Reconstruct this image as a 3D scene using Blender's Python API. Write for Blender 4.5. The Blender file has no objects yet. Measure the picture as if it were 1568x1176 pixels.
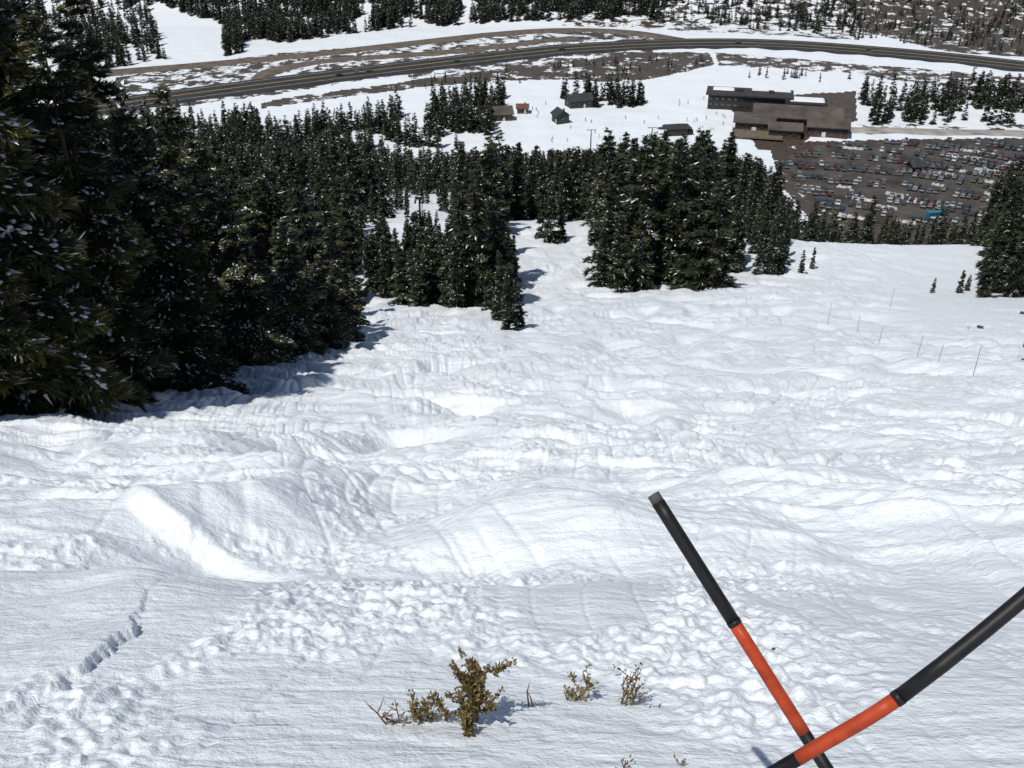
import bpy, bmesh, math, random
import numpy as np
from mathutils import Vector, Matrix
R=math.radians
rng=np.random.default_rng(7); random.seed(7)
scene=bpy.context.scene
COL=scene.collection
# ------------------------------------------------------------------ helpers
def perlin(x,y,seed=0):
    xi=np.floor(x).astype(np.int64); yi=np.floor(y).astype(np.int64)
    xf=x-xi; yf=y-yi
    u=xf*xf*xf*(xf*(xf*6-15)+10); v=yf*yf*yf*(yf*(yf*6-15)+10)
    def g(ix,iy,dx,dy):
        h=(ix*374761393+iy*668265263+seed*1442695041)&0xffffffff
        h=((h^(h>>13))*1274126177)&0xffffffff
        h=h^(h>>16)
        a=(h&0xffff)*(2*np.pi/65536)
        return np.cos(a)*dx+np.sin(a)*dy
    a=g(xi,yi,xf,yf); b=g(xi+1,yi,xf-1,yf); c=g(xi,yi+1,xf,yf-1); d=g(xi+1,yi+1,xf-1,yf-1)
    return ((a*(1-u)+b*u)*(1-v)+(c*(1-u)+d*u)*v)*1.5
def sst(a,b,x):
    t=np.clip((x-a)/(b-a),0,1); return t*t*(3-2*t)
def profile(kn):
    ys=np.arange(-2600,2700,0.5); k=np.array(kn); z=np.interp(ys,k[:,0],k[:,1])
    ker=np.hanning(21); ker/=ker.sum()
    zp=np.pad(z,10,mode='edge'); zs=np.convolve(zp,ker,mode='valid')
    return ys,zs
near=[(-2600,520),(-300,130),(-60,31.5),(0,-1.7),(22,-13.9),(30,-17.6),(53,-27),(82,-37.7)]
far=[(470,-150),(830,-150),(870,-146),(1000,-118),(1300,-30),(1800,150),(2700,400)]
PC=profile(near+[(105,-43.6),(130,-50.3),(180,-66.5),(250,-89.5),(350,-119),(430,-143)]+far)
PR=profile(near+[(100,-42.6),(115,-46.3),(130,-52.5),(200,-84),(300,-125),(370,-148.5),(390,-150)]+far)
def base(x,y):
    x=np.asarray(x,float); y=np.asarray(y,float)
    zc=np.interp(y,PC[0],PC[1]); zr=np.interp(y,PR[0],PR[1])
    t=sst(0.20,0.34,x/np.maximum(y,30))
    z=zc*(1-t)+zr*t
    a=sst(25,90,y)*(1-sst(330,385,y))
    z=z+a*1.1*perlin(x/38,y/38,3)
    z=z+sst(870,1100,y)*14*perlin(x/160,y/160,5)
    return z
# camera frame (used for surveying where things stand on the hill)
PITCH=30.0; F=1525.0
cp,sp=math.cos(R(PITCH)),math.sin(R(PITCH))
def survey(u,v):
    X=(u-784)/F; Y=-(v-588)/F
    d=np.array([X, sp*Y+cp, cp*Y-sp])
    t=np.arange(2.0,2200,0.5)
    zz=d[2]*t; g=base(d[0]*t,d[1]*t)
    i=np.argmax(zz<g)
    if i==0: i=len(t)-1
    t0,t1=t[i-1],t[i]
    f0=zz[i-1]-g[i-1]; f1=zz[i]-g[i]; k=f0/(f0-f1) if f0!=f1 else 0
    tt=t0+(t1-t0)*k
    x,y=d[0]*tt,d[1]*tt
    return float(x),float(y),float(base(x,y))
def project(x,y,z):
    D=cp*y-sp*z; Y=sp*y+cp*z
    return 784+F*x/D, 588-F*Y/D, D
def inpoly(px,py,poly):
    inside=np.zeros(np.shape(px),bool); n=len(poly)
    for i in range(n):
        x1,y1=poly[i][:2]; x2,y2=poly[(i+1)%n][:2]
        if y1==y2: continue
        c=((y1>py)!=(y2>py))&(px<(x2-x1)*(py-y1)/(y2-y1)+x1)
        inside^=c
    return inside
def wpoly(p): return [survey(*q)[:2] for q in p]

def mesh_np(name,verts,faces,mats=(),midx=None,attrs=None,smooth=False):
    """faces: list of int arrays (n,k)"""
    me=bpy.data.meshes.new(name)
    verts=np.asarray(verts,np.float32)
    me.vertices.add(len(verts)); me.vertices.foreach_set("co",verts.ravel())
    loops=np.concatenate([f.ravel() for f in faces]).astype(np.int32)
    tot=np.concatenate([np.full(len(f),f.shape[1]) for f in faces])
    start=np.concatenate([[0],np.cumsum(tot)[:-1]]).astype(np.int32)
    me.loops.add(len(loops)); me.loops.foreach_set("vertex_index",loops)
    me.polygons.add(len(tot)); me.polygons.foreach_set("loop_start",start)
    if midx is not None: me.polygons.foreach_set("material_index",np.asarray(midx,np.int32))
    for m in mats: me.materials.append(m)
    me.update(calc_edges=True)
    if attrs:
        for k,a in attrs.items():
            at=me.attributes.new(k,'FLOAT','POINT'); at.data.foreach_set("value",np.asarray(a,np.float32))
    if smooth: me.shade_smooth()
    return me
def obj(name,me,loc=(0,0,0),rot=(0,0,0),sc=1,parent=None):
    o=bpy.data.objects.new(name,me); COL.objects.link(o)
    o.location=loc; o.rotation_euler=rot
    o.scale=(sc,sc,sc) if np.isscalar(sc) else sc
    if parent: o.parent=parent
    return o
# ------------------------------------------------------------------ materials
def mat(name,color,rough=0.7,var=0.0,scale=3.0,metal=0.0,bump=0.0,spec=0.3):
    m=bpy.data.materials.new(name); m.use_nodes=True
    nt=m.node_tree; b=nt.nodes['Principled BSDF']
    b.inputs['Base Color'].default_value=(*color,1); b.inputs['Roughness'].default_value=rough
    b.inputs['Metallic'].default_value=metal
    b.inputs['Specular IOR Level'].default_value=spec
    tc=nt.nodes.new('ShaderNodeTexCoord'); n=nt.nodes.new('ShaderNodeTexNoise')
    n.inputs['Scale'].default_value=scale; n.inputs['Detail'].default_value=5
    nt.links.new(tc.outputs['Object'],n.inputs['Vector'])
    if var>0:
        r=nt.nodes.new('ShaderNodeMapRange'); r.inputs['From Min'].default_value=.3; r.inputs['From Max'].default_value=.7
        r.inputs['To Min'].default_value=1-var; r.inputs['To Max'].default_value=1+var
        nt.links.new(n.outputs['Fac'],r.inputs['Value'])
        mx=nt.nodes.new('ShaderNodeVectorMath'); mx.operation='SCALE'; mx.inputs[0].default_value=color
        nt.links.new(r.outputs[0],mx.inputs['Scale']); nt.links.new(mx.outputs[0],b.inputs['Base Color'])
    if bump>0:
        bp=nt.nodes.new('ShaderNodeBump'); bp.inputs['Strength'].default_value=1; bp.inputs['Distance'].default_value=bump
        nt.links.new(n.outputs['Fac'],bp.inputs['Height']); nt.links.new(bp.outputs[0],b.inputs['Normal'])
    return m
def foliage_mat(name,cols):
    m=bpy.data.materials.new(name); m.use_nodes=True
    nt=m.node_tree; b=nt.nodes['Principled BSDF']; b.inputs['Roughness'].default_value=.65
    b.inputs['Specular IOR Level'].default_value=.25
    a=nt.nodes.new('ShaderNodeAttribute'); a.attribute_name='tint'
    oi=nt.nodes.new('ShaderNodeObjectInfo')
    ad=nt.nodes.new('ShaderNodeMath'); ad.operation='MULTIPLY_ADD'; ad.inputs[1].default_value=.22
    nt.links.new(oi.outputs['Random'],ad.inputs[0]); nt.links.new(a.outputs['Fac'],ad.inputs[2])
    r=nt.nodes.new('ShaderNodeValToRGB'); el=r.color_ramp.elements
    el[0].position=cols[0][0]; el[0].color=(*cols[0][1],1); el[1].position=cols[-1][0]; el[1].color=(*cols[-1][1],1)
    for p,c in cols[1:-1]:
        e=el.new(p); e.color=(*c,1)
    nt.links.new(ad.outputs[0],r.inputs[0]); nt.links.new(r.outputs[0],b.inputs['Base Color'])
    return m
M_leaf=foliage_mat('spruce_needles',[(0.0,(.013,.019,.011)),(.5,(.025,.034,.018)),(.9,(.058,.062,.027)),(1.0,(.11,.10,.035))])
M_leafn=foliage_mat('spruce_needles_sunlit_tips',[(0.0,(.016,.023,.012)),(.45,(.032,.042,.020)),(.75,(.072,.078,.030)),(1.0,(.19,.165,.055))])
M_bark=mat('spruce_bark',(.055,.043,.034),.9,.4,8,bump=.01)
M_snowlump=mat('branch_snow',(.74,.77,.80),.6,.04,5)
# ------------------------------------------------------------------ terrain sheet
def geom(a,b,q):
    n=max(2,int(math.log(b/a)/q)); return np.geomspace(a,b,n,endpoint=False)
rr=np.concatenate([geom(.3,2.2,.03),geom(2.2,30,.0046),geom(30,130,.0065),geom(130,380,.013),np.arange(380,960,2.5),np.geomspace(960,2500,50)])
th=np.concatenate([np.linspace(R(-41),R(41),1080),np.linspace(R(41),R(319),150)[1:-1]])
nr,na=len(rr),len(th)
RRg,TT=np.meshgrid(rr,th,indexing='ij')
x=(RRg*np.sin(TT)).ravel(); y=(RRg*np.cos(TT)).ravel(); r=RRg.ravel()
z=base(x,y)
hill=(1-sst(300,390,y))
# moguls: large rounded bumps with troughs between
wx=x+1.5*perlin(x/5.3,y/5.3,11); wy=y+1.5*perlin(x/5.3+40,y/5.3,12)
A=(.08+.42*sst(2.6,10,r))*(1-.35*sst(70,110,r))*(1-sst(240,330,r))
rightsm=sst(.33,.47,x/np.maximum(y,1))*sst(45,60,y)
A=A*(1-.75*rightsm)
n1=perlin(wx/3.6,wy/4.0,21); n2=perlin(wx/1.7+9,wy/1.8,22)
t1_=np.sqrt(n1*n1+.010)
mog=A*(1.5*(.42-t1_)+.65*n1+.30*n2)
# sideways ski cuts
st=perlin((x*.33+.5*perlin(x/3,y/3,31))*.55,(y+.25*x+.9*perlin(x/4.5,y/4.5,32))*1.2,33)
mog+=A*.45*(.3-np.sqrt(st*st+.003))*sst(4,9,r)
# swooping ski tracks running down the fall line
ph=perlin(x/9,y/9,61)*3.0
for (amp,wl,lat,sd,f) in ((1.5,5.5,.0,62,1.7),(1.1,4.2,.35,63,2.6),(2.3,8.5,-.25,64,1.1)):
    xs=x+lat*y*.35+amp*np.sin(y/wl*1.6+ph+x*.12)
    tr=perlin(xs*f,y*.11+xs*.05,sd)
    groove=np.exp(-(np.abs(tr)/.10)**2)
    m_=sst(-.25,.25,perlin(x/7+sd,y/11,sd+9))
    mog-=m_*(.028+.065*sst(12,40,r))/f**.5*(groove-.3-1.1*tr)*sst(3,9,r)*(1-sst(110,150,r))*hill*(1-.55*rightsm)
# long thin arcs cut by ski edges across the bumps (near and middle ground)
for k,(cx_,cy_,rad_,sd) in enumerate(((-9,22,14,71),(12,26,19,72),(3,-8,17,73),(-14,3,15,74),(16,4,13,75),(-4,-9,15,76),(20,14,17,77))):
    dd=np.hypot(x-cx_,y-cy_)-rad_+.5*perlin(x/4,y/4,sd)
    tr=perlin(dd*2.6,np.arctan2(y-cy_,x-cx_)*3.0,sd)
    m_=np.exp(-(dd/3.2)**2)*sst(-.15,.2,perlin(x/3.5,y/3.5,sd+20))
    mog+=m_*(.016+.045*sst(5,14,r))*(tr*1.1-.9*np.exp(-(tr/.08)**2))
st2=perlin(x*.22+3,(y-.3*x+.8*perlin(x/5,y/5,34))*2.2,35)
mog+=(.012+.035*sst(8,30,r))*(st2)*(1-sst(90,140,r))*hill
z=z+mog
for (mx_,my_,s1,s2,h) in [(-1.7,11.4,1.3,1.2,.34),(.35,7.4,1.0,.8,.12),(-2.8,7.6,1.1,.7,.14),(-.7,4.9,.9,.25,.10),
        (-2.35,4.6,.7,.35,.05),(2.7,12.5,1.5,1.0,.25),(4.2,9.5,1.6,.8,.14),(-5,13,1.6,1.2,.25),(.9,15,1.5,1.0,.3),(2.4,5.6,1.3,.35,.05),(-1.5,5.9,.9,.35,.09),
        (-.6,6.2,1.1,.35,-.12),(1.6,9,1.0,.7,-.16),(-3.3,5.6,.9,.4,-.10)]:
    z+=h*np.exp(-((x-mx_)/s1)**2-((y-my_)/s2)**2)
# broken wind-crust shelf bottom left
q=-(x+1.98+.25*(y-3.6)**2)+.06*perlin(x/.18,y/.18,66)+.02*perlin(x/.05,y/.05,67)
z+= .07*sst(-.012,.02,q)*np.exp(-((y-3.65)/.65)**2)*np.exp(-(np.maximum(q,0)/.75)**2)
# carved ridges crossing the near left
dR=(x+3.3)*.54+(y-7.2)*.84+.12*perlin(x/.8,y/.8,68); sR=(x+3.3)*.84-(y-7.2)*.54
z+= .20*sst(-.22,.06,dR)*np.exp(-(np.maximum(dR,0)/.7)**2)*np.exp(-(sR/1.5)**2)
dR=(x+1.2)*-.25+(y-5.3)*.97+.15*perlin(x/.9,y/.9,69); sR=(x+1.2)
z+= .10*sst(-.16,.05,dR)*np.exp(-(np.maximum(dR,0)/.5)**2)*np.exp(-(sR/1.3)**2)
# crumbly debris (clods) near the top
mk=(r<40)&(y>-3)
xm,ym,rm=x[mk],y[mk],r[mk]
mask=sst(.02,.40,perlin(xm/2.1,ym/1.6,41)+.40*perlin(xm/.7,ym/.7,42)+.05)
mask*=1-.95*sst(.2,1.2,xm-.35*ym+.3)*(1-sst(5,7,ym))
size=.75+.5*perlin(xm/.9,ym/.9,58)
c1=perlin(xm/.10,ym/.11,43); c2=perlin(xm/.21+.3*perlin(xm/.3,ym/.3,55),ym/.22,44); c3=perlin(xm/.055,ym/.06,45)
cl=.044*np.minimum(np.clip(c1+.02,0,1)*1.6,.6)+.055*size*np.minimum(np.clip(c2-.10,0,1)*2.1,.7)+.020*c3*(1-sst(5,9,rm))
z[mk]+=mask*cl*(.95-.15*sst(8,16,rm))*(1-sst(24,40,rm))
z[mk]+=.036*perlin(xm/.55,ym/.5,56)*sst(3,6,rm)*(1-sst(20,34,rm))
wmask=(1-mask)*sst(-.2,.3,perlin(xm/1.7,ym/1.1,57)+.5*sst(0,1.2,xm-.3*ym))
z[mk]+=.0045*perlin(xm/.8+.3*perlin(xm,ym,46),(ym+.12*xm+.35*perlin(xm/1.6,ym/1.6,49))/.055,47)*(1-sst(4.5,9,rm))*wmask
z[mk]+=.013*perlin(xm/1.2,(ym+.2*xm+.6*perlin(xm/2,ym/2,50))/.18,48)*(1-sst(14,28,rm))*wmask
val=sst(390,450,y)
z+=val*(1-sst(800,860,y))*.5*perlin(x/14,y/14,51)
# bare ground mask
bare=np.zeros_like(x)
vm=y>340
BARE=[([(400,158),(420,152),(600,128),(780,100),(1000,80),(1085,80),(1095,98),(1040,112),(990,122),(930,125),(860,122),(760,124),(640,134),(540,148),(400,166)],.70),
 ([(180,112),(420,82),(640,64),(760,52),(870,44),(1000,50),(1000,80),(700,112),(560,122),(420,145),(150,180)],.52),
 ([(1108,150),(1310,140),(1312,185),(1245,205),(1215,232),(1160,228)],1.0),
 ([(1180,232),(1240,216),(1900,205),(1900,400),(1380,395),(1250,350),(1200,290)],.80),
 ([(1290,-120),(1200,20),(1330,50),(1450,80),(1950,110),(1950,-120)],.68),
 ([(860,-30),(860,40),(1000,45),(1330,62),(1290,-30)],.48),
 ([(1095,80),(1568,118),(1900,150),(1900,168),(1480,138),(1300,112),(1100,100)],.58),
 ([(1290,205),(1290,190),(1900,190),(1900,210)],.45)]
for pl,v in BARE:
    w=wpoly(pl); ins=inpoly(x[vm],y[vm],w); bv=bare[vm]; bv[ins]=v; bare[vm]=bv
verts=np.stack([x,y,z],1)
verts=np.vstack([verts,[[0,0,-1.7]]])
i=np.arange(nr-1)[:,None]*na; j=np.arange(na)[None,:]; j2=(j+1)%na
quads=np.stack([i+j,i+j2,i+na+j2,i+na+j],-1).reshape(-1,4)
c=nr*na; jj=np.arange(na); tri=np.stack([np.full(na,c),(jj+1)%na,jj],1)
nearA=np.append((1-sst(10,60,r)),1)
midx=np.concatenate([(y[quads[:,0]]>340).astype(int),np.zeros(na,int)])
def terrain_mat(name,valley):
    m=bpy.data.materials.new(name); m.use_nodes=True; nt=m.node_tree; N=nt.nodes; L=nt.links
    b=N['Principled BSDF']; b.inputs['Roughness'].default_value=.5; b.inputs['Specular IOR Level'].default_value=.3
    tc=N.new('ShaderNodeTexCoord')
    def noise(scale,detail=4,rough=.55,vec=None,dist=0):
        n=N.new('ShaderNodeTexNoise'); n.inputs['Scale'].default_value=scale; n.inputs['Detail'].default_value=detail
        n.inputs['Roughness'].default_value=rough; n.inputs['Distortion'].default_value=dist
        L.new(vec or tc.outputs['Object'],n.inputs['Vector']); return n
    def math_(op,a,b_=None,c_=None):
        k=N.new('ShaderNodeMath'); k.operation=op
        for s,v in enumerate((a,b_,c_)):
            if v is None: continue
            if isinstance(v,(int,float)): k.inputs[s].default_value=v
            else: L.new(v,k.inputs[s])
        return k.outputs[0]
    def attr(nm):
        a=N.new('ShaderNodeAttribute'); a.attribute_name=nm; return a.outputs['Fac']
    snowc=(.745,.785,.82,1)
    bp=N.new('ShaderNodeBump'); bp.inputs['Distance'].default_value=1; bp.inputs['Strength'].default_value=.85
    if valley:
        bare_=attr('bare')
        pn=noise(.11,6,.68)
        p=math_('MULTIPLY_ADD',math_('SUBTRACT',pn.outputs['Fac'],.5),2.4,.5)
        f=N.new('ShaderNodeMapRange'); f.interpolation_type='SMOOTHSTEP'
        L.new(math_('SUBTRACT',bare_,p),f.inputs['Value']); f.inputs['From Min'].default_value=-.06; f.inputs['From Max'].default_value=.06
        gate=math_('MULTIPLY',f.outputs[0],math_('GREATER_THAN',bare_,.05))
        dn=noise(.5,5,.7)
        dr=N.new('ShaderNodeValToRGB'); e=dr.color_ramp.elements
        e[0].position=.3; e[0].color=(.024,.019,.014,1); e[1].position=.72; e[1].color=(.11,.085,.062,1)
        L.new(dn.outputs['Fac'],dr.inputs[0])
        mx=N.new('ShaderNodeMix'); mx.data_type='RGBA'; mx.inputs['A'].default_value=snowc
        L.new(gate,mx.inputs['Factor']); L.new(dr.outputs[0],mx.inputs['B'])
        L.new(mx.outputs['Result'],b.inputs['Base Color'])
        h=math_('MULTIPLY',pn.outputs['Fac'],.8)
    else:
        b.inputs['Base Color'].default_value=snowc
        nr_=attr('near')
        mp=N.new('ShaderNodeMapping'); mp.inputs['Scale'].default_value=(.8,4,2); mp.inputs['Rotation'].default_value=(0,0,R(8))
        L.new(tc.outputs['Object'],mp.inputs['Vector'])
        s1=noise(1.6,4,.62,mp.outputs[0],.9)
        n1=noise(7,5,.66)
        h=math_('MULTIPLY',n1.outputs['Fac'],.045)
        h=math_('MULTIPLY_ADD',s1.outputs['Fac'],math_('MULTIPLY_ADD',nr_,-.07,.10),h)
    L.new(h,bp.inputs['Height']); L.new(bp.outputs[0],b.inputs['Normal'])
    return m
me=mesh_np('ground',verts,[quads,tri],[terrain_mat('slope_snow',False),terrain_mat('valley_snow_and_soil',True)],midx,attrs={'bare':np.append(bare,0),'near':nearA},smooth=True)
obj('snow_slope_ground',me)
print('terrain',len(verts))
def ground_z(px,py):
    rq=math.hypot(px,py); tq=math.atan2(px,py)
    a=int(np.argmin(np.abs(rr-rq))); bq=int(np.argmin(np.abs(th[:1080]-tq)))
    return float(verts[a*na+bq][2])
# ------------------------------------------------------------------ spruces
def spruce(name,RW,nb,nbl,bl,bw,seed,snowf=.03,lumps=0,limbs=False,tmin=.04,pw=.8,leaf=None):
    g=np.random.default_rng(seed)
    t=tmin+(.985-tmin)*g.random(nb)**.92
    az=g.random(nb)*2*np.pi
    L=(RW*(1-t)**pw*(.55+.6*g.random(nb))+.008)
    L*=1+.18*np.sin(az*2+seed)+.14*np.sin(az*3+t*9)
    up=-.28+.85*t+.15*g.standard_normal(nb)
    bt=g.random(nb)
    w=L**1.25; w/=w.sum()
    bi=g.choice(nb,nbl,p=w)
    s=g.random(nbl)**.62; u=g.uniform(-1,1,nbl)
    out=np.stack([np.cos(az),np.sin(az),0*az],1)[bi]; lat=np.stack([-np.sin(az),np.cos(az),0*az],1)[bi]
    Lb=L[bi]; hw=Lb*(.34*(1-s)+.10)+.004
    zup=np.array([0,0,1.])
    P=out*(Lb*s)[:,None]+lat*(u*hw)[:,None]
    P[:,2]=t[bi]+Lb*(up[bi]*s-.30*s*s)-np.abs(u)*hw*.35-g.random(nbl)*.10*Lb
    d=out*(.35+.6*s)[:,None]+lat*(u*.9)[:,None]+zup*(g.uniform(-.35,.25,nbl)+.25*(t[bi]>.85))[:,None]+g.standard_normal((nbl,3))*.30
    d/=np.linalg.norm(d,axis=1)[:,None]
    ln=bl*(.5+.9*g.random(nbl))*(.55+.45*np.minimum(1,Lb/(RW*.4)))
    side=np.cross(d,zup+g.standard_normal((nbl,3))*.5); side/=np.linalg.norm(side,axis=1)[:,None]+1e-6
    wd=bw*(.6+.8*g.random(nbl))
    a=P-side*(wd/2)[:,None]; b=P+side*(wd/2)[:,None]; e=P+d*ln[:,None]
    V=np.stack([a,b,e],1).reshape(-1,3)
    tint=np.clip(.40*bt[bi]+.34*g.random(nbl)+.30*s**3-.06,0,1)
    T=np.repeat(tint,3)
    tris=np.arange(nbl*3).reshape(-1,3)
    mi=np.zeros(nbl,int)
    sf=g.random(nbl)<snowf*(s>.35)*(1+2*(bt[bi]>.7))
    mi[sf]=1
    Vs=[V]; Ts=[T]; Fs=[tris]; Ms=[mi]; off=len(V)
    k=7; hs=np.array([-.03,.02,.3,.6,.97]); rad=np.array([.017,.0135,.0095,.0055,.0008])
    aa=np.arange(k)*2*np.pi/k
    tv=np.concatenate([np.stack([rd*np.cos(aa),rd*np.sin(aa),np.full(k,h)],1) for h,rd in zip(hs,rad)])
    q=[]
    for i_ in range(4):
        for j_ in range(k): q.append([i_*k+j_,i_*k+(j_+1)%k,(i_+1)*k+(j_+1)%k,(i_+1)*k+j_])
    quad=np.array(q)+off
    Vs.append(tv); Ts.append(np.zeros(len(tv))); off+=len(tv)
    Q=[quad]; QM=[np.full(len(quad),2)]
    if limbs:
        o2=np.stack([np.cos(az),np.sin(az),0*az],1); l2=np.stack([-np.sin(az),np.cos(az),0*az],1)
        def sp_(s_):
            p=o2*(L*s_)[:,None]; p[:,2]=t+L*(up*s_-.30*s_*s_); return p
        rb=.0022*(.4+L/RW)
        for s0,s1 in ((0,.45),(.45,.95)):
            p0,p1=sp_(s0),sp_(s1); r0=rb*(1-s0*.8); r1=rb*(1-s1*.8)
            ring=[]
            for p,rd in ((p0,r0),(p1,r1)):
                ring+= [p+l2*rd[:,None], p-l2*(rd*.5)[:,None]+zup*rd[:,None]*.8, p-l2*(rd*.5)[:,None]-zup*rd[:,None]*.8]
            lv=np.stack(ring,1).reshape(-1,3); n_=np.arange(nb)[:,None]*6+off
            for j_ in range(3):
                jn=(j_+1)%3
                Q.append(np.concatenate([n_+j_,n_+jn,n_+3+jn,n_+3+j_],1)); QM.append(np.full(nb,2))
            Vs.append(lv); Ts.append(np.zeros(len(lv))); off+=len(lv)
    if lumps:
        li=g.choice(nb,lumps,p=w); ls=.35+.6*g.random(lumps); lu=g.uniform(-.8,.8,lumps)
        o2=np.stack([np.cos(az),np.sin(az),0*az],1)[li]; l2=np.stack([-np.sin(az),np.cos(az),0*az],1)[li]; Lb=L[li]
        hw=Lb*(.34*(1-ls)+.10)
        C=o2*(Lb*ls)[:,None]+l2*(lu*hw)[:,None]; C[:,2]=t[li]+Lb*(up[li]*ls-.3*ls*ls)-np.abs(lu)*hw*.3+.0015
        sz=.0026*(.5+1.3*g.random(lumps)**2)
        a1=o2*(sz*2.4*(.4+g.random(lumps)))[:,None]; a1[:,2]-=sz*.8
        a2=l2*(sz*1.2*(.5+g.random(lumps)))[:,None]; a3=zup*(sz*.55)[:,None]
        ring=[C+a1,C+.6*a1+a2,C-.5*a1+.9*a2,C-a1*.9,C-.6*a1-a2*.8,C+.5*a1-a2]
        lv=np.stack(ring+[C+a3,C-a3*.4],1).reshape(-1,3); n_=np.arange(lumps)[:,None]*8+off
        lt=[]
        for j_ in range(6):
            jn=(j_+1)%6
            lt+= [np.concatenate([n_+j_,n_+jn,n_+6],1),np.concatenate([n_+jn,n_+j_,n_+7],1)]
        lt=np.concatenate(lt); Fs.append(lt); Ms.append(np.full(len(lt),1)); Vs.append(lv); Ts.append(np.zeros(len(lv))); off+=len(lv)
    F3=np.concatenate(Fs); Q=np.concatenate(Q)
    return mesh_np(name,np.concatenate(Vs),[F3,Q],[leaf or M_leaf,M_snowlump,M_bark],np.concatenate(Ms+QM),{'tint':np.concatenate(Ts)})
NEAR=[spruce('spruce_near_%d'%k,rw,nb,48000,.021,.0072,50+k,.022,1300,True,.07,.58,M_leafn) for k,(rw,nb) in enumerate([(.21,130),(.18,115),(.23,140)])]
MID=[spruce('spruce_mid_%d'%k,rw,95,5500,.040,.016,70+k,.03,0,False,.03,.72) for k,rw in enumerate([.155,.115,.18,.135,.165,.10])]
FAR=[spruce('spruce_far_%d'%k,rw,55,800,.078,.040,90+k,.035,0,False,.03,.8) for k,rw in enumerate([.15,.11,.16,.125])]
for k,(u,v,h,wf) in enumerate([(-60,655,14,1.05),(40,642,15.5,1.05),(-10,600,19,1.0),(112,612,17.5,.95),(180,622,11.5,1.1),(262,598,9.4,1.1),(322,566,11.6,.8),
        (300,580,7,1.2),(392,560,7.8,1.1),(455,548,6.8,1.15),(505,540,5.4,1.15),(430,530,9.0,1.0),(350,540,10.5,.95),(225,565,15,.95),(60,585,19,.95),(525,520,5.0,1.2),(548,505,4.0,1.1),(480,515,7.5,1.0)]):
    X,Y,Z=survey(u,v)
    obj('spruce_tree',NEAR[k%3],(X,Y,Z-.15),(R(random.uniform(-2,2)),R(random.uniform(-2,2)),random.uniform(0,6.28)),(h*wf,h*wf,h))
def bound_left(v):   # right-hand edge of the left woods, by row
    return np.interp(v,[340,360,400,440,465,490,512,514,530,552,590,640,660],[772,776,782,794,800,812,812,560,480,400,250,60,-80])
pts=[]   # x,y,z,h
def jit(y0,y1,cell,xm):
    ys=np.arange(y0,y1,cell); out=[]
    for yy in ys:
        w=xm*yy+15
        xs=np.arange(-w,w,cell)
        out.append(np.stack([xs+rng.uniform(-.7,.7,len(xs))*cell,yy+rng.uniform(-.7,.7,len(xs))*cell],1))
    return np.concatenate(out)
C=np.concatenate([jit(32,135,3.0,.85),jit(135,520,3.8,.75)])
bz=base(C[:,0],C[:,1]); U,Vv,D=project(C[:,0],C[:,1],bz)
Y_=C[:,1]; keep=np.zeros(len(C),bool); hh=5.5+8.5*rng.random(len(C))**.75
rnd=rng.random(len(C))
patch=perlin(C[:,0]/17,C[:,1]/17,91)
frontL=(Y_<135)&(U<bound_left(Vv)-6)&(Y_>34)
cut=(U>555)&(U<700)&(Vv>472); cut|=(U>540)&(U<600)&(Vv>452)&(Vv<520); cut|=(U>700)&(U<750)&(Vv>487)
frontL&=~cut
keep|=frontL&(rnd<.75)
s_=frontL&(U>300)&(U<560); hh[s_]=rng.uniform(5,10,s_.sum())
s_=frontL&(U>545)&(U<705); hh[s_]=rng.uniform(3.5,6.5,s_.sum())
s_=frontL&(U>745)&(Vv>440); hh[s_]=rng.uniform(3.5,4.6,s_.sum())
edge=np.interp(U,[905,930,960,1000,1090,1110,1135,1205,1206],[436,452,448,436,446,420,419,419,300])
blk=(Y_<140)&(U>908)&(U<1205)&(Vv<edge)
keep|=blk&(rnd<.80); s_=blk&(U>1110); hh[s_]=rng.uniform(3.5,7,s_.sum())
grv=(U>1505)&(Vv<462-.05*(U-1500))&(Y_<150); keep|=grv&(rnd<.7); hh[grv]*=.85
ymax=np.interp(U,[-300,300,560,680,760,1180,1220,1360,1500,1600],[520,520,505,455,430,420,345,300,320,345])
low=(Y_>=135)&(Y_<ymax)
dens=np.interp(U,[560,600,690,720,1190,1230,1350,1380,1490,1510],[.85,.55,.55,.85,.9,.6,.42,.22,.22,.6])
keep|=low&(rnd<dens)&(patch>-.33)
s_=low&(U>1190)&(U<1500); hh[s_]=rng.uniform(4.5,9.5,s_.sum())
clr=(U>588)&(U<702)&(Y_>105)&(Y_<300); keep&=~(clr&(rng.random(len(C))<.80)); hh[clr]*=.55
run=(U>770)&(U<915)&(Y_<134)&(Y_>60)&(U>bound_left(Vv)-6); keep&=~run
for k in np.nonzero(keep)[0]: pts.append((C[k,0],C[k,1],bz[k],hh[k]))
print('slope trees',len(pts))
for u,v,h in [(780,510,4.6),(795,506,3.4),(765,490,5.2),(843,371,7.5),(858,368,5.5),(830,366,6.0),(1243,412,2.6),(1226,420,2.8),(1195,418,4.0),(1160,421,3.6),(1178,419,5),
              (1427,448,1.6),(1468,450,2.4),(1480,446,1.8),(1020,440,9),(1085,444,10),(1060,442,11.5),(945,450,7),(925,440,7.5),(980,445,8),(732,468,11.5),(750,462,9),(712,468,9.5),(640,472,5),(700,474,6)]:
    X,Y,Z=survey(u,v); pts.append((X,Y,Z,h))
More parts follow.
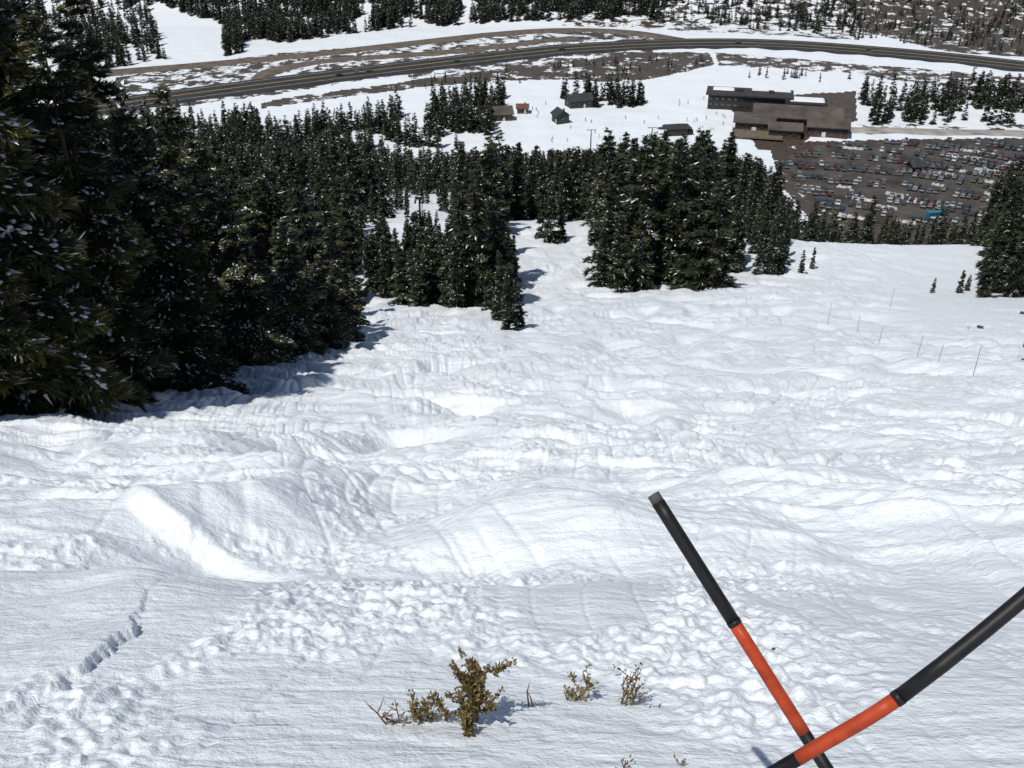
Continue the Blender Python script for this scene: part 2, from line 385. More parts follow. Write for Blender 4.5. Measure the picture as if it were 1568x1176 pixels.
def cluster(poly,n,h0,h1):
    w=wpoly(poly); a=np.array(w); c_=0; tries=0
    while c_<n and tries<60:
        tries+=1; m=2000
        X=rng.uniform(a[:,0].min(),a[:,0].max(),m); Y=rng.uniform(a[:,1].min(),a[:,1].max(),m)
        ok=inpoly(X,Y,w)&(perlin(X/22,Y/22,77)>-.12); X=X[ok];Y=Y[ok]; Zb=base(X,Y)
        for k in range(len(X)):
            if c_>=n: break
            pts.append((X[k],Y[k],float(Zb[k]),rng.uniform(h0,h1))); c_+=1
cluster([(558,448),(600,462),(640,470),(700,476),(760,474),(790,440),(775,400),(700,392),(600,395),(560,405)],170,2.8,6.2)
cluster([(585,205),(600,178),(650,178),(700,158),(780,148),(772,180),(742,215),(690,228),(600,225)],150,8,18)
cluster([(852,148),(905,150),(985,150),(985,166),(900,164)],45,9,17)
cluster([(200,190),(420,196),(600,190),(590,205),(500,215),(420,240),(250,230)],190,9,16)
cluster([(1310,150),(1400,140),(1470,150),(1640,165),(1660,192),(1340,192)],120,9,17)
cluster([(1480,150),(1640,150),(1640,185),(1500,182)],50,12,20)
cluster([(1130,108),(1300,118),(1310,128),(1120,118)],18,4,8)
cluster([(620,118),(1080,86),(1090,108),(860,125),(640,140)],90,2,6)
cluster([(1340,376),(1460,376),(1600,400),(1600,350),(1350,352)],34,5,8)
cluster([(340,88),(420,68),(600,44),(760,34),(1000,30),(1000,-30),(100,-30),(232,0),(350,40)],2200,9,17)
cluster([(100,-30),(1000,-30),(1000,-110),(0,-110)],900,9,17)
cluster([(-100,110),(150,108),(255,92),(235,40),(222,-60),(-100,-90)],700,10,18)
cluster([(1000,34),(1240,50),(1330,62),(1300,-60),(1000,-60)],650,5,12)
cluster([(1300,60),(1700,95),(1900,-60),(1300,-60)],1000,3.5,8)
cluster([(340,60),(352,75),(365,72),(355,50)],5,12,18)
cluster([(280,30),(300,32),(312,20),(290,12)],3,9,13)
groups={}
for k,(X,Y,Z,h) in enumerate(pts):
    if Y<84 or (Y<96 and h>11):
        obj('spruce_tree',MID[k%6],(X,Y,Z-.1),(R(random.uniform(-2,2)),R(random.uniform(-2,2)),random.uniform(0,6.28)),(h*random.uniform(.85,1.3),)*2+(h,))
    else:
        key=('m',k%6) if Y<200 else ('f',k%4)
        groups.setdefault(key,[]).append((X,Y,Z,h))
for (kind,idx),pl in groups.items():
    a=np.array(pl); n=len(a); ang=rng.random(n)*6.283; s=a[:,3]
    V=[]
    for dx in range(4):
        an=ang+dx*np.pi/2+np.pi/4
        V.append(np.stack([a[:,0]+s*.7071*np.cos(an),a[:,1]+s*.7071*np.sin(an),a[:,2]-.15],1))
    V=np.stack(V,1).reshape(-1,3)
    pm=mesh_np('forest_points',V,[np.arange(n*4).reshape(-1,4)])
    o=obj('distant_spruce_forest',pm); o.instance_type='FACES'; o.use_instance_faces_scale=True; o.show_instancer_for_render=False; o.show_instancer_for_viewport=False
    obj('spruce_'+kind+str(idx),(MID if kind=='m' else FAR)[idx],parent=o)
print('trees',len(pts))
# ------------------------------------------------------------------ roads, parking
M_asph=mat('asphalt',(.032,.032,.034),.85,.3,.15)
M_gravel=mat('gravel_road',(.12,.10,.08),.9,.35,.2)
M_line=mat('road_paint',(.75,.72,.6),.6)
M_yel=mat('yellow_paint',(.7,.5,.1),.6)
def smooth_line(p,n=12):
    p=np.array(p,float); out=[]
    P=np.vstack([2*p[0]-p[1],p,2*p[-1]-p[-2]])
    for k in range(1,len(P)-2):
        for t in np.linspace(0,1,n,endpoint=False):
            out.append(.5*((2*P[k])+(-P[k-1]+P[k+1])*t+(2*P[k-1]-5*P[k]+4*P[k+1]-P[k+2])*t*t+(-P[k-1]+3*P[k]-3*P[k+1]+P[k+2])*t**3))
    out.append(p[-1]); return np.array(out)
def ribbon(name,pts2,w,zt,m,skirt=3.0,off=0.0,drop=1.6,parent=None):
    p=smooth_line(pts2); tg=np.gradient(p,axis=0); tg/=np.linalg.norm(tg,axis=1)[:,None]
    nn=np.stack([-tg[:,1],tg[:,0]],1); p=p+nn*off
    rows=[]
    offs=[(-w/2,0),(w/2,0)] if not skirt else [(-w/2-skirt,-drop),(-w/2,0),(w/2,0),(w/2+skirt,-drop)]
    for o_,dz in offs: rows.append(np.column_stack([p+nn*o_,np.full(len(p),zt+dz)]))
    k=len(rows); V=np.stack(rows,1).reshape(-1,3); q=[]
    for i_ in range(len(p)-1):
        for j_ in range(k-1): q.append([i_*k+j_,(i_+1)*k+j_,(i_+1)*k+j_+1,i_*k+j_+1])
    q=np.array(q)[:,::-1]
    return obj(name,mesh_np(name,V,[q],[m]),parent=parent)
hw=[survey(u,v)[:2] for u,v in [(-200,215),(0,186),(200,158),(400,131),(600,106),(800,83),(900,74),(1050,67),(1200,69),(1400,84),(1568,102),(1750,125),(2000,160)]]
hwy=ribbon('highway_road',hw,30,-149.2,M_asph,5)
ribbon('centre_line',hw,.6,-149.16,M_yel,0,parent=hwy)
ribbon('edge_line_1',hw,.3,-149.16,M_line,0,10.5,parent=hwy); ribbon('edge_line_2',hw,.3,-149.16,M_line,0,-10.5,parent=hwy)
ribbon('access_road',[survey(u,v)[:2] for u,v in [(-200,150),(100,118),(300,101),(480,84),(640,66),(760,53),(860,47),(960,50),(1040,62)]],14,-149.3,M_gravel,3)
ribbon('gravel_turnout_road',[survey(u,v)[:2] for u,v in [(395,128),(420,108),(520,92),(640,84),(760,72),(880,58)]],11,-149.4,M_gravel,3)
ribbon('lodge_road',[survey(u,v)[:2] for u,v in [(1240,205),(1330,200),(1450,203),(1568,205),(1800,210)]],9,-149.4,mat('plowed_road',(.30,.28,.26),.9,.4,.1),3)
pk=[survey(u,v)[:2] for u,v in [(1195,246),(1250,224),(1420,217),(1620,214),(1800,214),(1800,330),(1568,345),(1400,350),(1290,335),(1215,290)]]
bm=bmesh.new(); vs=[bm.verts.new((a,b,-149.35)) for a,b in pk]; f=bm.faces.new(vs)
ext=bmesh.ops.extrude_face_region(bm,geom=[f]); 
for v_ in [g for g in ext['geom'] if isinstance(g,bmesh.types.BMVert)]: v_.co.z-=1.2
bmesh.ops.recalc_face_normals(bm,faces=bm.faces); me=bpy.data.meshes.new('parking_lot'); bm.to_mesh(me); bm.free()
me.materials.append(mat('parking_asphalt',(.062,.055,.048),.9,.55,.08)); obj('parking_lot',me)
# ------------------------------------------------------------------ generic part builder
class PB:
    def __init__(s): s.v=[]; s.f=[]
    def box(s,c,d,rz=0,taper=1.0):
        cx,cy,cz=c; dx,dy,dz=[k/2 for k in d]; n=len(s.v)
        for zz,t in ((-dz,1),(dz,taper)):
            for a,b in ((-dx,-dy),(dx,-dy),(dx,dy),(-dx,dy)):
                a*=t;b*=t
                s.v.append((cx+a*math.cos(rz)-b*math.sin(rz),cy+a*math.sin(rz)+b*math.cos(rz),cz+zz))
        s.f+= [[n,n+3,n+2,n+1],[n+4,n+5,n+6,n+7],[n,n+1,n+5,n+4],[n+1,n+2,n+6,n+5],[n+2,n+3,n+7,n+6],[n+3,n,n+4,n+7]]
        return s
    def gable(s,c,L,W,h,th=.4,over=.8):
        cx,cy,cz=c; n=len(s.v); l=L/2+over; w=W/2+over; k=h/(W/2)
        for xx in (-l,l):
            for yy,zz in ((-w,-over*k),(0,h),(w,-over*k),(w,-over*k+th),(0,h+th),(-w,-over*k+th)): s.v.append((cx+xx,cy+yy,cz+zz))
        for a in range(6): s.f.append([n+a,n+(a+1)%6,n+6+(a+1)%6,n+6+a][::-1])
        s.f+= [[n,n+1,n+4,n+5],[n+1,n+2,n+3,n+4],[n+6,n+11,n+10,n+7],[n+7,n+10,n+9,n+8]]
        return s
    def gend(s,c,L,W,h):
        cx,cy,cz=c
        for xx in (-L/2,L/2):
            n=len(s.v); s.v+= [(cx+xx-.1,cy-W/2,cz),(cx+xx-.1,cy+W/2,cz),(cx+xx-.1,cy,cz+h),(cx+xx+.1,cy-W/2,cz),(cx+xx+.1,cy+W/2,cz),(cx+xx+.1,cy,cz+h)]
            s.f+= [[n,n+2,n+1],[n+3,n+4,n+5],[n,n+3,n+5,n+2],[n+1,n+2,n+5,n+4]]
        return s
    def cyl(s,p0,p1,r0,r1,k=8):
        p0=Vector(p0);p1=Vector(p1); d=(p1-p0).normalized(); a=d.orthogonal().normalized(); b=d.cross(a); n=len(s.v)
        for p,rd in ((p0,r0),(p1,r1)):
            for i_ in range(k):
                t=i_*6.2832/k; s.v.append(tuple(p+a*math.cos(t)*rd+b*math.sin(t)*rd))
        for i_ in range(k): s.f.append([n+i_,n+(i_+1)%k,n+k+(i_+1)%k,n+k+i_])
        s.f.append([n+i_ for i_ in range(k)][::-1]); s.f.append([n+k+i_ for i_ in range(k)])
        return s
    def mesh(s,name,m):
        me=bpy.data.meshes.new(name); me.from_pydata(s.v,[],s.f); me.materials.append(m); me.update(); return me
def assembly(name,loc,rz,parts,sc=1):
    e=obj(name,None,loc,(0,0,rz),sc)
    for pn,pb,m in parts: obj(pn,pb.mesh(pn,m),parent=e)
    return e
M_wood=mat('brown_wood',(.075,.05,.036),.8,.3,.8); M_dark=mat('dark_cladding',(.04,.034,.03),.8,.25,.5)
M_roof=mat('shingle_roof',(.080,.068,.060),.85,.4,.12); M_roofd=mat('dark_roof',(.04,.041,.043),.8,.25,.3)
M_glass=mat('window_glass',(.03,.04,.05),.15,spec=.8); M_green=mat('green_paint',(.035,.05,.04),.7,.2,1)
M_red=mat('red_roof',(.13,.055,.045),.7,.2,1); M_deck=mat('deck_boards',(.14,.11,.085),.85,.3,.5); M_metal=mat('dark_metal',(.06,.06,.065),.5,metal=.5)
M_white=mat('white_trim',(.6,.6,.58),.6,.05)
def cabin(name,u,v,L,W,H,rz,wall,roof,rh=2.2):
    X,Y,Z=survey(u,v)
    w=PB().box((0,0,H/2-.5),(L,W,H+1)).gend((0,0,H),L,W,rh)
    ro=PB().gable((0,0,H),L,W,rh,.35,.8)
    wi=PB(); n=max(2,int(L/3))
    for k in range(n):
        if k==n//2: continue
        wi.box((-L/2+L*(k+.5)/n,-W/2-.03,H*.55),(1.2,.12,1.1))
    wi.box((L/2+.03,0,H*.55),(.12,1.6,1.1)); wi.box((-L/2-.03,0,H*.55),(.12,1.6,1.1))
    dr=PB().box((-L/2+L*(n//2+.5)/n,-W/2-.03,1.1),(1.1,.14,2.2))
    ch=PB().box((L*.25,W*.15,H+rh*.9),(.8,.8,1.8))
    return assembly(name,(X,Y,Z+.2),rz,[('walls',w,wall),('roof',ro,roof),('windows',wi,M_glass),('door',dr,M_white),('chimney',ch,M_dark)])
cabin('wooden_cabin',765,183,13,9,4,R(12),M_wood,M_roof,3)
cabin('ski_patrol_hut',858,187,8,7,4.5,R(-70),M_green,M_roofd,2.5)
cabin('ski_school_building',886,163,14,9,4.5,R(20),M_green,M_roofd,2.5)
cabin('equipment_shed',1110,246,10,7,3.2,R(25),M_wood,M_white,1.8)
cabin('ticket_hut',800,172,6,5,3,R(0),M_wood,M_red,1.5)
cabin('storage_cabin',1402,262,7,5,3,R(15),M_wood,M_roofd,1.5)
X,Y,Z=survey(1198,205)
wl=PB(); rf=PB(); wi=PB(); dk=PB(); ch=PB(); rd=PB(); wl2=PB(); sp_=PB()
wl.box((8,10,3.6),(44,20,8)).gend((8,10,7.5),44,20,3.6); rf.gable((8,10,7.5),44,20,3.6,.5,1.6)
wl.box((24,0,2.4),(20,14,5.8)).gend((24,0,5.3),20,14,2.6); rf.gable((24,0,5.3),20,14,2.6,.45,1.2)
wl.box((-14,2,2.3),(20,16,5.6)).gend((-14,2,5.1),20,16,2.8); rf.gable((-14,2,5.1),20,16,2.8,.45,1.2)
wl.box((2,-8,1.9),(16,12,4.8)).gend((2,-8,4.3),16,12,2.2); rf.gable((2,-8,4.3),16,12,2.2,.4,1)
wl2.box((-18,46,3.7),(46,16,8.4)); rd.box((-18,46,8.3),(49,19,.8))
wl2.box((14,40,3.0),(20,14,7)); rd.box((14,40,6.9),(22,16,.7))
sp_.box((14,41,7.45),(19,10,.4),0,.9).box((-6,52,8.95),(22,4.5,.5),0,.92).box((-33,50,8.9),(12,7,.4),0,.85)
dk.box((-12,-12,.9),(26,18,.35)); 
for k in range(9): dk.box((-24.5+k*3.1,-20.9,1.6),(.18,.18,1.2))
dk.box((-12,-20.9,2.2),(26,.2,.12)).box((-25,-12,2.2),(.2,18,.12))
for k in range(11): wi.box((-11.5+k*3.9,-.1,5.8),(2.2,.3,1.6))
for k in range(5): wi.box((16+k*4,-7.1,3.2),(2.2,.3,1.6)); wi.box((-22+k*4,-6.1,3.1),(2.4,.3,1.6))
for k in range(13): wi.box((-39.5+k*3.5,37.9,5.8),(2.2,.3,1.4)); wi.box((-39.5+k*3.5,37.9,2.6),(2.2,.3,1.4))
for k in range(3): wi.box((-3+k*5,-14.1,2.5),(2.6,.3,1.6))
dr=PB().box((-14,-6.15,1.4),(2.4,.4,2.6)).box((22,-7.2,1.3),(2,.35,2.4))
ch.box((2,13,11.6),(2,2,4)).box((22,11,11.2),(1.6,1.6,3.4)).box((-16,4,8.2),(1.4,1.4,2.6)).box((-6,46,9.3),(3,2.4,1.4)).box((-24,47,9.3),(4,3,1.2))
assembly('ski_lodge',(X,Y+5,Z+.3),R(-13),[('walls',wl,M_wood),('rear_walls',wl2,M_dark),('roof',rf,M_roof),('rear_roof',rd,M_roofd),('roof_snow',sp_,M_snowlump),('windows',wi,M_glass),('deck',dk,M_deck),('doors',dr,M_white),('chimneys',ch,M_dark)])
X,Y,Z=survey(1036,206)
s1=PB().box((0,0,1.8),(10,6,3.6)).box((7,-1,1.2),(2.6,3,2.6)); s2=PB().box((0,0,4.2),(15,7.4,.9),0,.86).box((0,0,4.9),(9,4,.7),0,.7)
s3=PB().cyl((-6.6,0,0),(-6.6,0,4),.35,.3).cyl((6.6,0,0),(6.6,0,4),.35,.3); s4=PB().cyl((-8.5,0,3.3),(-8.5,0,3.6),2.2,2.2,20)
assembly('chairlift_terminal',(X,Y,Z+.2),R(8),[('booth',s1,M_dark),('canopy',s2,M_roofd),('posts',s3,M_metal),('bullwheel',s4,M_metal)])
def lift_tower(u,v,H,aw=4.4,rd=.34):
    X,Y,Z=survey(u,v)
    a=PB().cyl((0,0,-.5),(0,0,H),rd,rd*.6,10); b=PB().box((0,0,H),(aw,.25,.25))
    c=PB()
    for sx_ in (-aw*.48,aw*.48):
        c.box((sx_,0,H-.3),(.16,1.6,.16))
        for k in range(4): c.cyl((sx_-.08,-.7+k*.46,H-.12),(sx_+.08,-.7+k*.46,H-.12),.16,.16,10)
    l=PB().box((rd+.1,0,H/2),(.05,.3,H-1))
    assembly('chairlift_tower',(X,Y,Z),0,[('mast',a,M_metal),('crossarm',b,M_metal),('sheave_trains',c,M_metal),('ladder',l,M_metal)]); return X,Y,Z+H
lift_tower(646,386,6.6,.9,.17); lift_tower(904,232,11); lift_tower(997,222,9)
# ------------------------------------------------------------------ cars
def paint(name,c): return mat(name,c,.35,.03,2,spec=.5)
CARP=[paint('paint_%d'%k,c) for k,c in enumerate([(.22,.23,.24),(.02,.02,.022),(.12,.13,.14),(.09,.018,.018),(.025,.035,.07),(.03,.05,.04),(.42,.42,.41),(.09,.08,.065),(.05,.055,.06)])]
M_tire=mat('tire',(.02,.02,.02),.9)
def car_mesh(k,p):
    bm=bmesh.new()
    def loft(rows,mi):
        vs=[[bm.verts.new(v) for v in r_] for r_ in rows]
        for a in range(len(vs)-1):
            for b in range(4): f=bm.faces.new([vs[a][b],vs[a][(b+1)%4],vs[a+1][(b+1)%4],vs[a+1][b]]); f.material_index=mi
        f=bm.faces.new(vs[-1]); f.material_index=0
    def rect(x0,x1,w,z): return [(x0,-w,z),(x1,-w,z),(x1,w,z),(x0,w,z)]
    suv=k%2
    top=1.72 if suv else 1.42
    loft([rect(-2.1,2.1,.8,.28),rect(-2.3,2.28,.9,.5),rect(-2.28,2.2,.92,.8),rect(-2.2,2.0,.86,1.0)],0)
    loft([rect(-2.0 if suv else -1.7,1.0,.80,1.0),rect(-1.8 if suv else -1.1,.35,.68,top-.05),rect(-1.75 if suv else -1.0,.28,.64,top)],1)
    for wx_ in (-1.4,1.4):
        for wy_ in (-.84,.84):
            g=bmesh.ops.create_cone(bm,cap_ends=True,segments=12,radius1=.35,radius2=.35,depth=.24,matrix=Matrix.Translation((wx_,wy_,.35))@Matrix.Rotation(R(90),4,'X'))
            for v_ in g['verts']:
                for f in v_.link_faces: f.material_index=2
    bmesh.ops.recalc_face_normals(bm,faces=bm.faces)
    me=bpy.data.meshes.new('car_body'); bm.to_mesh(me); bm.free()
    for m in (p,M_glass,M_tire): me.materials.append(m)
    return me
CARS=[car_mesh(k,p) for k,p in enumerate(CARP)]+[car_mesh(k+1,p) for k,p in enumerate(CARP)]
nc=0; dir_a=-26
dirr=np.array([math.cos(R(dir_a)),math.sin(R(dir_a))]); nrm=np.array([-dirr[1],dirr[0]])
o0=np.array([180,435.])
for row in range(-16,18):
    base_off=(row//2)*18.5+(row%2)*5.8
    for k in range(-46,54):
        if random.random()<.17: continue
        s_l=k*2.85; bend=-.0028*s_l*s_l+2.5*math.sin(s_l/35+row//2)
        p=o0+nrm*(base_off+bend)+dirr*s_l+np.array([random.uniform(-.25,.25),random.uniform(-.7,.7)])
        if p[0]>310: continue
        if perlin(np.array([p[0]/9]),np.array([p[1]/9]),88)[0]<-.34: continue
        if not inpoly(np.array([p[0]]),np.array([p[1]]),pk)[0]: continue
        aa=dir_a+math.degrees(math.atan(-.0056*s_l))+90
        obj('parked_car',random.choice(CARS),(p[0],p[1],-149.35),(0,0,R(aa+(180 if random.random()<.5 else 0)+random.uniform(-5,5))),random.uniform(1.02,1.22)); nc+=1
print('cars',nc)
PBk=PB()
for k in range(22):
    u=random.uniform(1215,1565); v=random.uniform(224,345); X,Y,_=survey(u,v); 
    if not inpoly(np.array([X]),np.array([Y]),pk)[0]: continue
    Lk=random.uniform(4,14); W_=random.uniform(1.5,3)
    for s in range(int(Lk/1.2)):
        X2=X+dirr[0]*s*1.2+random.uniform(-.5,.5); Y2=Y+dirr[1]*s*1.2+random.uniform(-.5,.5)
        PBk.box((X2,Y2,-149.0),(random.uniform(1.4,W_+.6),random.uniform(1.2,W_),random.uniform(.7,1.5)),random.uniform(0,3),.45)
obj('plowed_snow_bank',PBk.mesh('plowed_snow_bank',mat('dirty_snow',(.48,.47,.45),.8,.3,.8)))
for u,v in [(520,118),(548,114),(566,112),(700,96),(860,78),(1130,68),(1330,78)]:
    X,Y,Z=survey(u,v); obj('parked_car',random.choice(CARS),(X,Y,-149.2),(0,0,R(20+random.uniform(-3,3))))
X,Y,Z=survey(1432,336)
teal=mat('teal_paint',(.02,.18,.26),.35,.05)
bb=PB().box((0,0,1.75),(9,2.5,2.6)).box((0,0,3.15),(8.6,2.2,.3),0,.95); bw_=PB()
for k in range(6):
    for s in (-1,1): bw_.box((-3.6+k*1.35,s*1.26,2.2),(1.0,.06,.9))
bw_.box((4.52,0,2.0),(.06,2.1,1.3)); bt_=PB()
for a in (-2.9,2.9):
    for s in (-1,1): bt_.cyl((a,s*1.0,.48),(a,s*1.27,.48),.48,.48,14)
assembly('shuttle_bus',(X,Y,-149.3),R(12),[('body',bb,teal),('windows',bw_,M_glass),('wheels',bt_,M_tire)],.92)
# ------------------------------------------------------------------ skiers
def person():
    P=[(0,0,.95),(0,0,1.18),(0,.02,1.42),(0,.03,1.53),(0,.05,1.66),(-.11,0,.92),(-.14,.10,.52),(-.15,-.04,.08),(-.15,.14,.04),(.11,0,.92),(.14,.10,.52),(.15,-.04,.08),(.15,.14,.04),
       (-.2,.02,1.42),(-.3,.03,1.15),(-.28,.28,1.05),(.2,.02,1.42),(.3,.03,1.15),(.28,.28,1.05)]
    E=[(0,1),(1,2),(2,3),(3,4),(0,5),(5,6),(6,7),(7,8),(0,9),(9,10),(10,11),(11,12),(2,13),(13,14),(14,15),(2,16),(16,17),(17,18)]
    rad=[.15,.14,.16,.06,.105,.1,.075,.055,.05,.1,.075,.055,.05,.075,.055,.045,.075,.055,.045]
    me=bpy.data.meshes.new('p'); me.from_pydata(P,E,[]); o=obj('tmp_skier',me)
    o.modifiers.new('s','SKIN'); me.skin_vertices[0].data[0].use_root=True
    for k,rd_ in enumerate(rad): me.skin_vertices[0].data[k].radius=(rd_,rd_)
    o.modifiers.new('ss','SUBSURF').levels=1
    dg=bpy.context.evaluated_depsgraph_get(); out=bpy.data.meshes.new_from_object(o.evaluated_get(dg)); bpy.data.objects.remove(o); return out
pm=person(); SK=[]
skin=mat('skin',(.45,.28,.2),.5); pants=mat('ski_pants',(.02,.02,.025),.8)
for k,cj in enumerate([(.35,.03,.03),(.03,.06,.25),(.02,.02,.02),(.45,.2,.03),(.05,.15,.1)]):
    q=pm.copy(); q.materials.clear()
    for m in (mat('jacket_%d'%k,cj,.7,.05),pants,skin,mat('helmet_%d'%k,tuple(c*.6 for c in cj),.4)): q.materials.append(m)
    for p in q.polygons:
        zc=p.center.z; p.material_index=1 if zc<.95 else (0 if zc<1.52 else (2 if (zc<1.66 and p.center.y>.08) or zc<1.58 else 3))
        p.use_smooth=True
    bm=bmesh.new(); bm.from_mesh(q)
    for sx_ in (-.15,.15):
        g=bmesh.ops.create_cube(bm,size=1,matrix=Matrix.Translation((sx_,.05,.0))@Matrix.Diagonal((.08,1.7,.02,1)))
        for v_ in g['verts']:
            for f in v_.link_faces: f.material_index=1
    bm.to_mesh(q); bm.free(); SK.append(q)
spots=[(652,376)]+[(random.uniform(1040,1110),random.uniform(150,200)) for _ in range(16)]+[(random.uniform(830,1010),random.uniform(175,240)) for _ in range(16)]+[(random.uniform(1070,1170),random.uniform(190,215)) for _ in range(8)]+[(random.uniform(800,850),random.uniform(150,180)) for _ in range(5)]
for u,v in spots:
    X,Y,Z=survey(u,v); obj('skier',random.choice(SK),(X,Y,Z+.12),(0,0,random.uniform(0,6.28)),1.05)
# ------------------------------------------------------------------ marker poles by the camera
M_blk=mat('black_pole',(.010,.010,.011),.5,.3,30,bump=.0008); M_org=mat('orange_band',(.36,.045,.012),.5,.3,25,bump=.0005); M_cap=mat('pole_cap',(.07,.07,.07),.7,.2,20)
def tube(name,pts,rad,m,k=20,parent=None,cap=True):
    p=[Vector(q) for q in pts]; V=[];Fc=[]
    for i_,c_ in enumerate(p):
        d=(p[min(i_+1,len(p)-1)]-p[max(i_-1,0)]).normalized(); a=d.cross(Vector((0,1,.2))).normalized(); b=d.cross(a)
        rd_=rad if np.isscalar(rad) else rad[i_]
        for j_ in range(k): t=j_*6.28318/k; V.append(c_+a*math.cos(t)*rd_+b*math.sin(t)*rd_)
    for i_ in range(len(p)-1):
        for j_ in range(k): Fc.append([i_*k+j_,i_*k+(j_+1)%k,(i_+1)*k+(j_+1)%k,(i_+1)*k+j_])
    if cap: Fc.append(list(range(k))); Fc.append([(len(p)-1)*k+j_ for j_ in range(k)][::-1])
    me=bpy.data.meshes.new(name); me.from_pydata([tuple(v) for v in V],[],Fc); me.materials.append(m)
    bm=bmesh.new(); bm.from_mesh(me); bmesh.ops.recalc_face_normals(bm,faces=bm.faces); bm.to_mesh(me); bm.free()
    for pl in me.polygons: pl.use_smooth=len(pl.vertices)==4
    return obj(name,me,parent=parent)
def pole(knots,bands,rad):
    kn=smooth_line(knots,14); seg=np.linalg.norm(np.diff(kn,axis=0),axis=1); s=np.concatenate([[0],np.cumsum(seg)])/seg.sum()
    at=lambda t: np.array([np.interp(t,s,kn[:,k]) for k in range(3)])
    e=obj('closure_marker_pole',None)
    for n_,(a,b,m,rs) in enumerate(bands):
        ts=np.linspace(a,b,8 if b-a>.05 else 3); tube(['top_cap','black_section','orange_band','joint_sleeve','lower_black_section'][n_%5],[at(t) for t in ts],rad*rs,m,parent=e)
p1=[(.326,1.864,-1.371),(.658,1.556,-1.806),(.990,1.247,-2.240),(1.09,1.155,-2.46)]
pole(p1,[(0,.014,M_cap,.93),(.014,.222,M_blk,1.0),(.229,.415,M_org,.97),(.222,.229,M_blk,1.07),(.415,1,M_blk,.94)],.0158)
p2=[(1.20,1.445,-.97),(1.074,1.405,-1.066),(.910,1.343,-1.214),(.703,1.277,-1.388),(.553,1.261,-1.516),(.276,1.240,-1.753),(-.033,1.246,-2.042),(-.40,1.25,-2.43)]
kn=np.array(p2); sg=np.concatenate([[0],np.cumsum(np.linalg.norm(np.diff(kn,axis=0),axis=1))]); sg/=sg[-1]
pole(p2,[(0,.01,M_cap,.95),(.01,sg[3],M_blk,1.0),(sg[3]+.006,sg[4]+.012,M_org,.97),(sg[3],sg[3]+.006,M_blk,1.06),(sg[4]+.012,1,M_blk,.95)],.0140)
M_bam=mat('bamboo',(.20,.12,.09),.6,.2,3)
for u,v,h in [(1266,500,1.6),(1402,552,1.3),(1434,560,1.0),(1490,575,1.3),(1362,470,1.5),(1312,512,1.3),(1344,530,1.2),(1566,560,1.3)]:
    X,Y,Z=survey(u,v); a=PB().cyl((0,0,-.3),(random.uniform(-.1,.1),0,h),.014,.010,8)
    parts=[('cane',a,M_bam)]
    if u>1560: parts.append(('sign_board',PB().box((0,-.04,h-.2),(.5,.03,.35)),M_red))
    assembly('boundary_marker_pole',(X,Y,Z),0,parts)
# ------------------------------------------------------------------ small plants poking through the snow
M_twig=mat('twig_bark',(.17,.10,.065),.8,.3,20); M_pl=foliage_mat('shrub_leaves',[(0,(.06,.055,.018)),(.5,(.14,.11,.038)),(1.0,(.26,.19,.075))])
def shrub(name,u,v,stems,seed,sc=1.0):
    X,Y,_=survey(u,v); Z=ground_z(X,Y)-.02
    g=np.random.default_rng(seed); e=obj(name,None,(X,Y,Z),sc=sc); br=PB(); LV=[];LT=[]
    for (dx,dy,h,leanx,leafy,nbr) in stems:
        p=np.array([dx,dy,-.03]); path=[p]; d=np.array([leanx,g.uniform(-.1,.1),1.]); 
        for k in range(6):
            d=d+g.standard_normal(3)*.13+np.array([0,0,.08]); d/=np.linalg.norm(d); p=p+d*h/6; path.append(p)
        for k in range(6): br.cyl(path[k],path[k+1],.0056*(1-k/8),.0056*(1-(k+1)/8),6)
        tips=[(path[k],path[k+1]-path[k]) for k in range(2,6)]
        for k in range(nbr):
            q=path[g.integers(2,6)]; dd=np.array([g.uniform(-1,1),g.uniform(-.7,.7),g.uniform(.2,1.1)]); dd/=np.linalg.norm(dd); l=h*g.uniform(.16,.36)
            m_=q+dd*l*.5+np.array([0,0,.0]); e_=m_+(dd+np.array([0,0,.4]))*l*.42
            br.cyl(q,m_,.0032,.0024,5).cyl(m_,e_,.0024,.0012,5); tips+= [(m_,e_-m_),(e_,e_-m_)]
        for q,dv in tips:
            n=int(leafy*g.uniform(.5,1.5)); 
            for _ in range(n):
                o_=q+dv*g.uniform(-.5,.6)+g.standard_normal(3)*.006; ld=dv/np.linalg.norm(dv)*.6+g.standard_normal(3)*.55; ld/=np.linalg.norm(ld)
                ll=g.uniform(.012,.027); sd=np.cross(ld,g.standard_normal(3)); sd/=np.linalg.norm(sd)
                LV+= [o_,o_+ld*ll*.5+sd*ll*.22,o_+ld*ll,o_+ld*ll*.5-sd*ll*.22]; LT+=[g.random()]*4
    obj('stems',br.mesh('stems',M_twig),parent=e)
    if LV: obj('leaves',mesh_np('leaves',np.array(LV),[np.arange(len(LV)).reshape(-1,4)],[M_pl],attrs={'tint':LT}),parent=e)
shrub('conifer_seedling',718,1110,[(0,0,.38,.05,44,8),(.03,.01,.32,.12,40,7),(-.02,0,.26,-.05,30,5),(.01,0,.35,.15,40,6)],11,1.0)
shrub('dwarf_willow_shrub',672,1110,[(0,0,.19,-.5,14,6),(-.04,0,.17,-.7,14,5),(.03,.02,.18,.2,14,5),(-.08,.01,.15,-.6,8,5)],2)
shrub('dwarf_willow_shrub',603,1115,[(0,0,.22,-.1,0,6),(.01,0,.17,.4,1,4)],3)
shrub('dwarf_willow_shrub',720,1134,[(0,0,.14,0,24,4)],4)
shrub('dry_stalk',812,1086,[(0,0,.20,-.05,0,0),(.006,0,.18,.0,0,0)],5)
shrub('conifer_seedling',872,1074,[(0,0,.22,.25,22,5),(0,0,.15,-.1,1,3)],6)
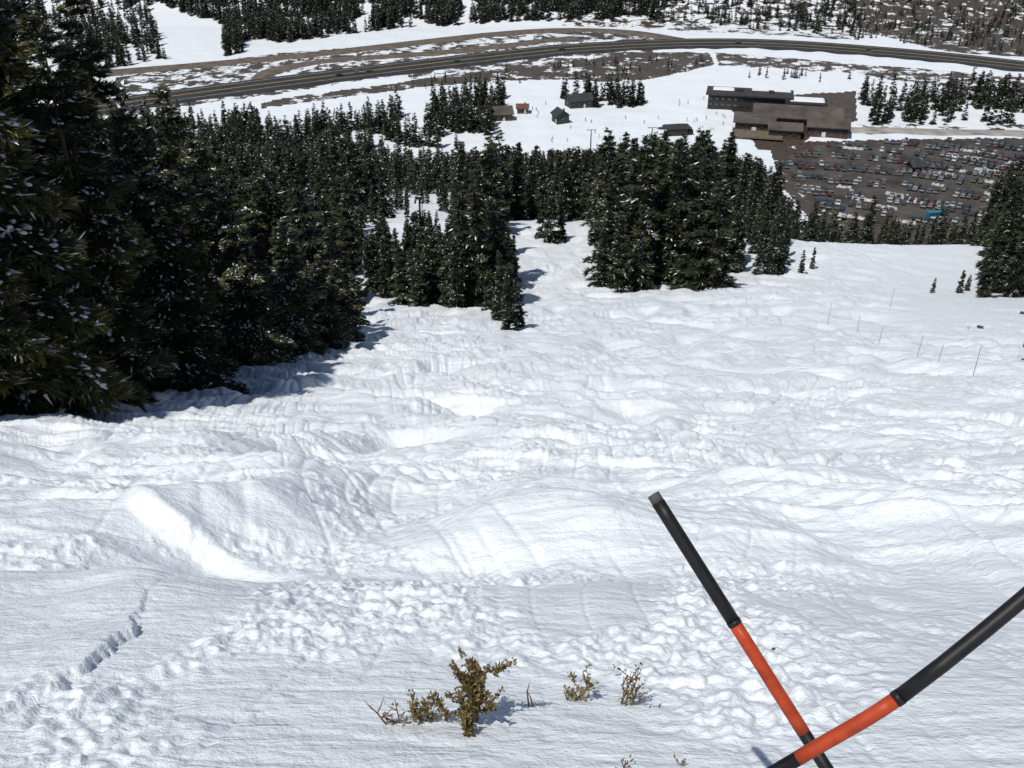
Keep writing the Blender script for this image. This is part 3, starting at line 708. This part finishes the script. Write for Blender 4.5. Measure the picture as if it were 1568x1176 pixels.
shrub('dwarf_willow_shrub',955,1084,[(0,0,.28,.1,5,7),(.01,0,.20,.5,3,5),(-.01,0,.22,-.1,5,4)],7)
shrub('dry_stalk',1014,1084,[(0,0,.05,0,6,2)],8)
shrub('dwarf_willow_shrub',952,1182,[(0,0,.10,0,2,3)],9)
shrub('dwarf_willow_shrub',1035,1176,[(0,0,.10,.5,1,4)],10)
# small stones lying on the snow
M_rock=mat('stone',(.07,.06,.055),.9,.3,6,bump=.02)
for u,v,s in [(1500,505,.2),(1482,506,.11),(1362,468,.12),(1184,1002,.012),(1566,480,.18)]:
    X,Y,Z=survey(u,v); Z=ground_z(X,Y)
    bm=bmesh.new(); bmesh.ops.create_icosphere(bm,subdivisions=3,radius=s)
    for v_ in bm.verts:
        n_=perlin(np.array([v_.co.x/s*1.3+u]),np.array([v_.co.y/s*1.3+v_.co.z/s]),5)[0]; v_.co*=1+.45*n_; v_.co.z*=.6
    me=bpy.data.meshes.new('rock'); bm.to_mesh(me); bm.free(); me.materials.append(M_rock); obj('rock',me,(X,Y,Z+s*.1))
# ------------------------------------------------------------------ light, sky, camera
AZ=math.atan2(-.62,-.78)
EL=R(61)
L_=Vector((math.sin(AZ)*math.cos(EL),math.cos(AZ)*math.cos(EL),math.sin(EL)))
sl=bpy.data.lights.new('sun','SUN'); sl.energy=3.9; sl.angle=R(.5); sl.color=(1,.965,.91)
so=bpy.data.objects.new('sun',sl); COL.objects.link(so); so.rotation_euler=L_.to_track_quat('Z','Y').to_euler(); so.location=(0,0,60)
w=bpy.data.worlds.new('World'); scene.world=w; w.use_nodes=True; nt=w.node_tree
sk=nt.nodes.new('ShaderNodeTexSky'); sk.sky_type='NISHITA'; sk.sun_disc=False; sk.sun_elevation=EL; sk.sun_rotation=AZ; sk.altitude=3300
nt.links.new(sk.outputs[0],nt.nodes['Background'].inputs['Color']); nt.nodes['Background'].inputs['Strength'].default_value=.075
cam=bpy.data.cameras.new('camera'); co=bpy.data.objects.new('camera',cam); COL.objects.link(co)
co.location=(0,0,0); co.rotation_euler=(R(90-PITCH),0,0); cam.sensor_width=36; cam.lens=36*F/1568; cam.clip_start=.05; cam.clip_end=6000
scene.camera=co
scene.view_settings.view_transform='Standard'; scene.view_settings.look='None'; scene.view_settings.exposure=0
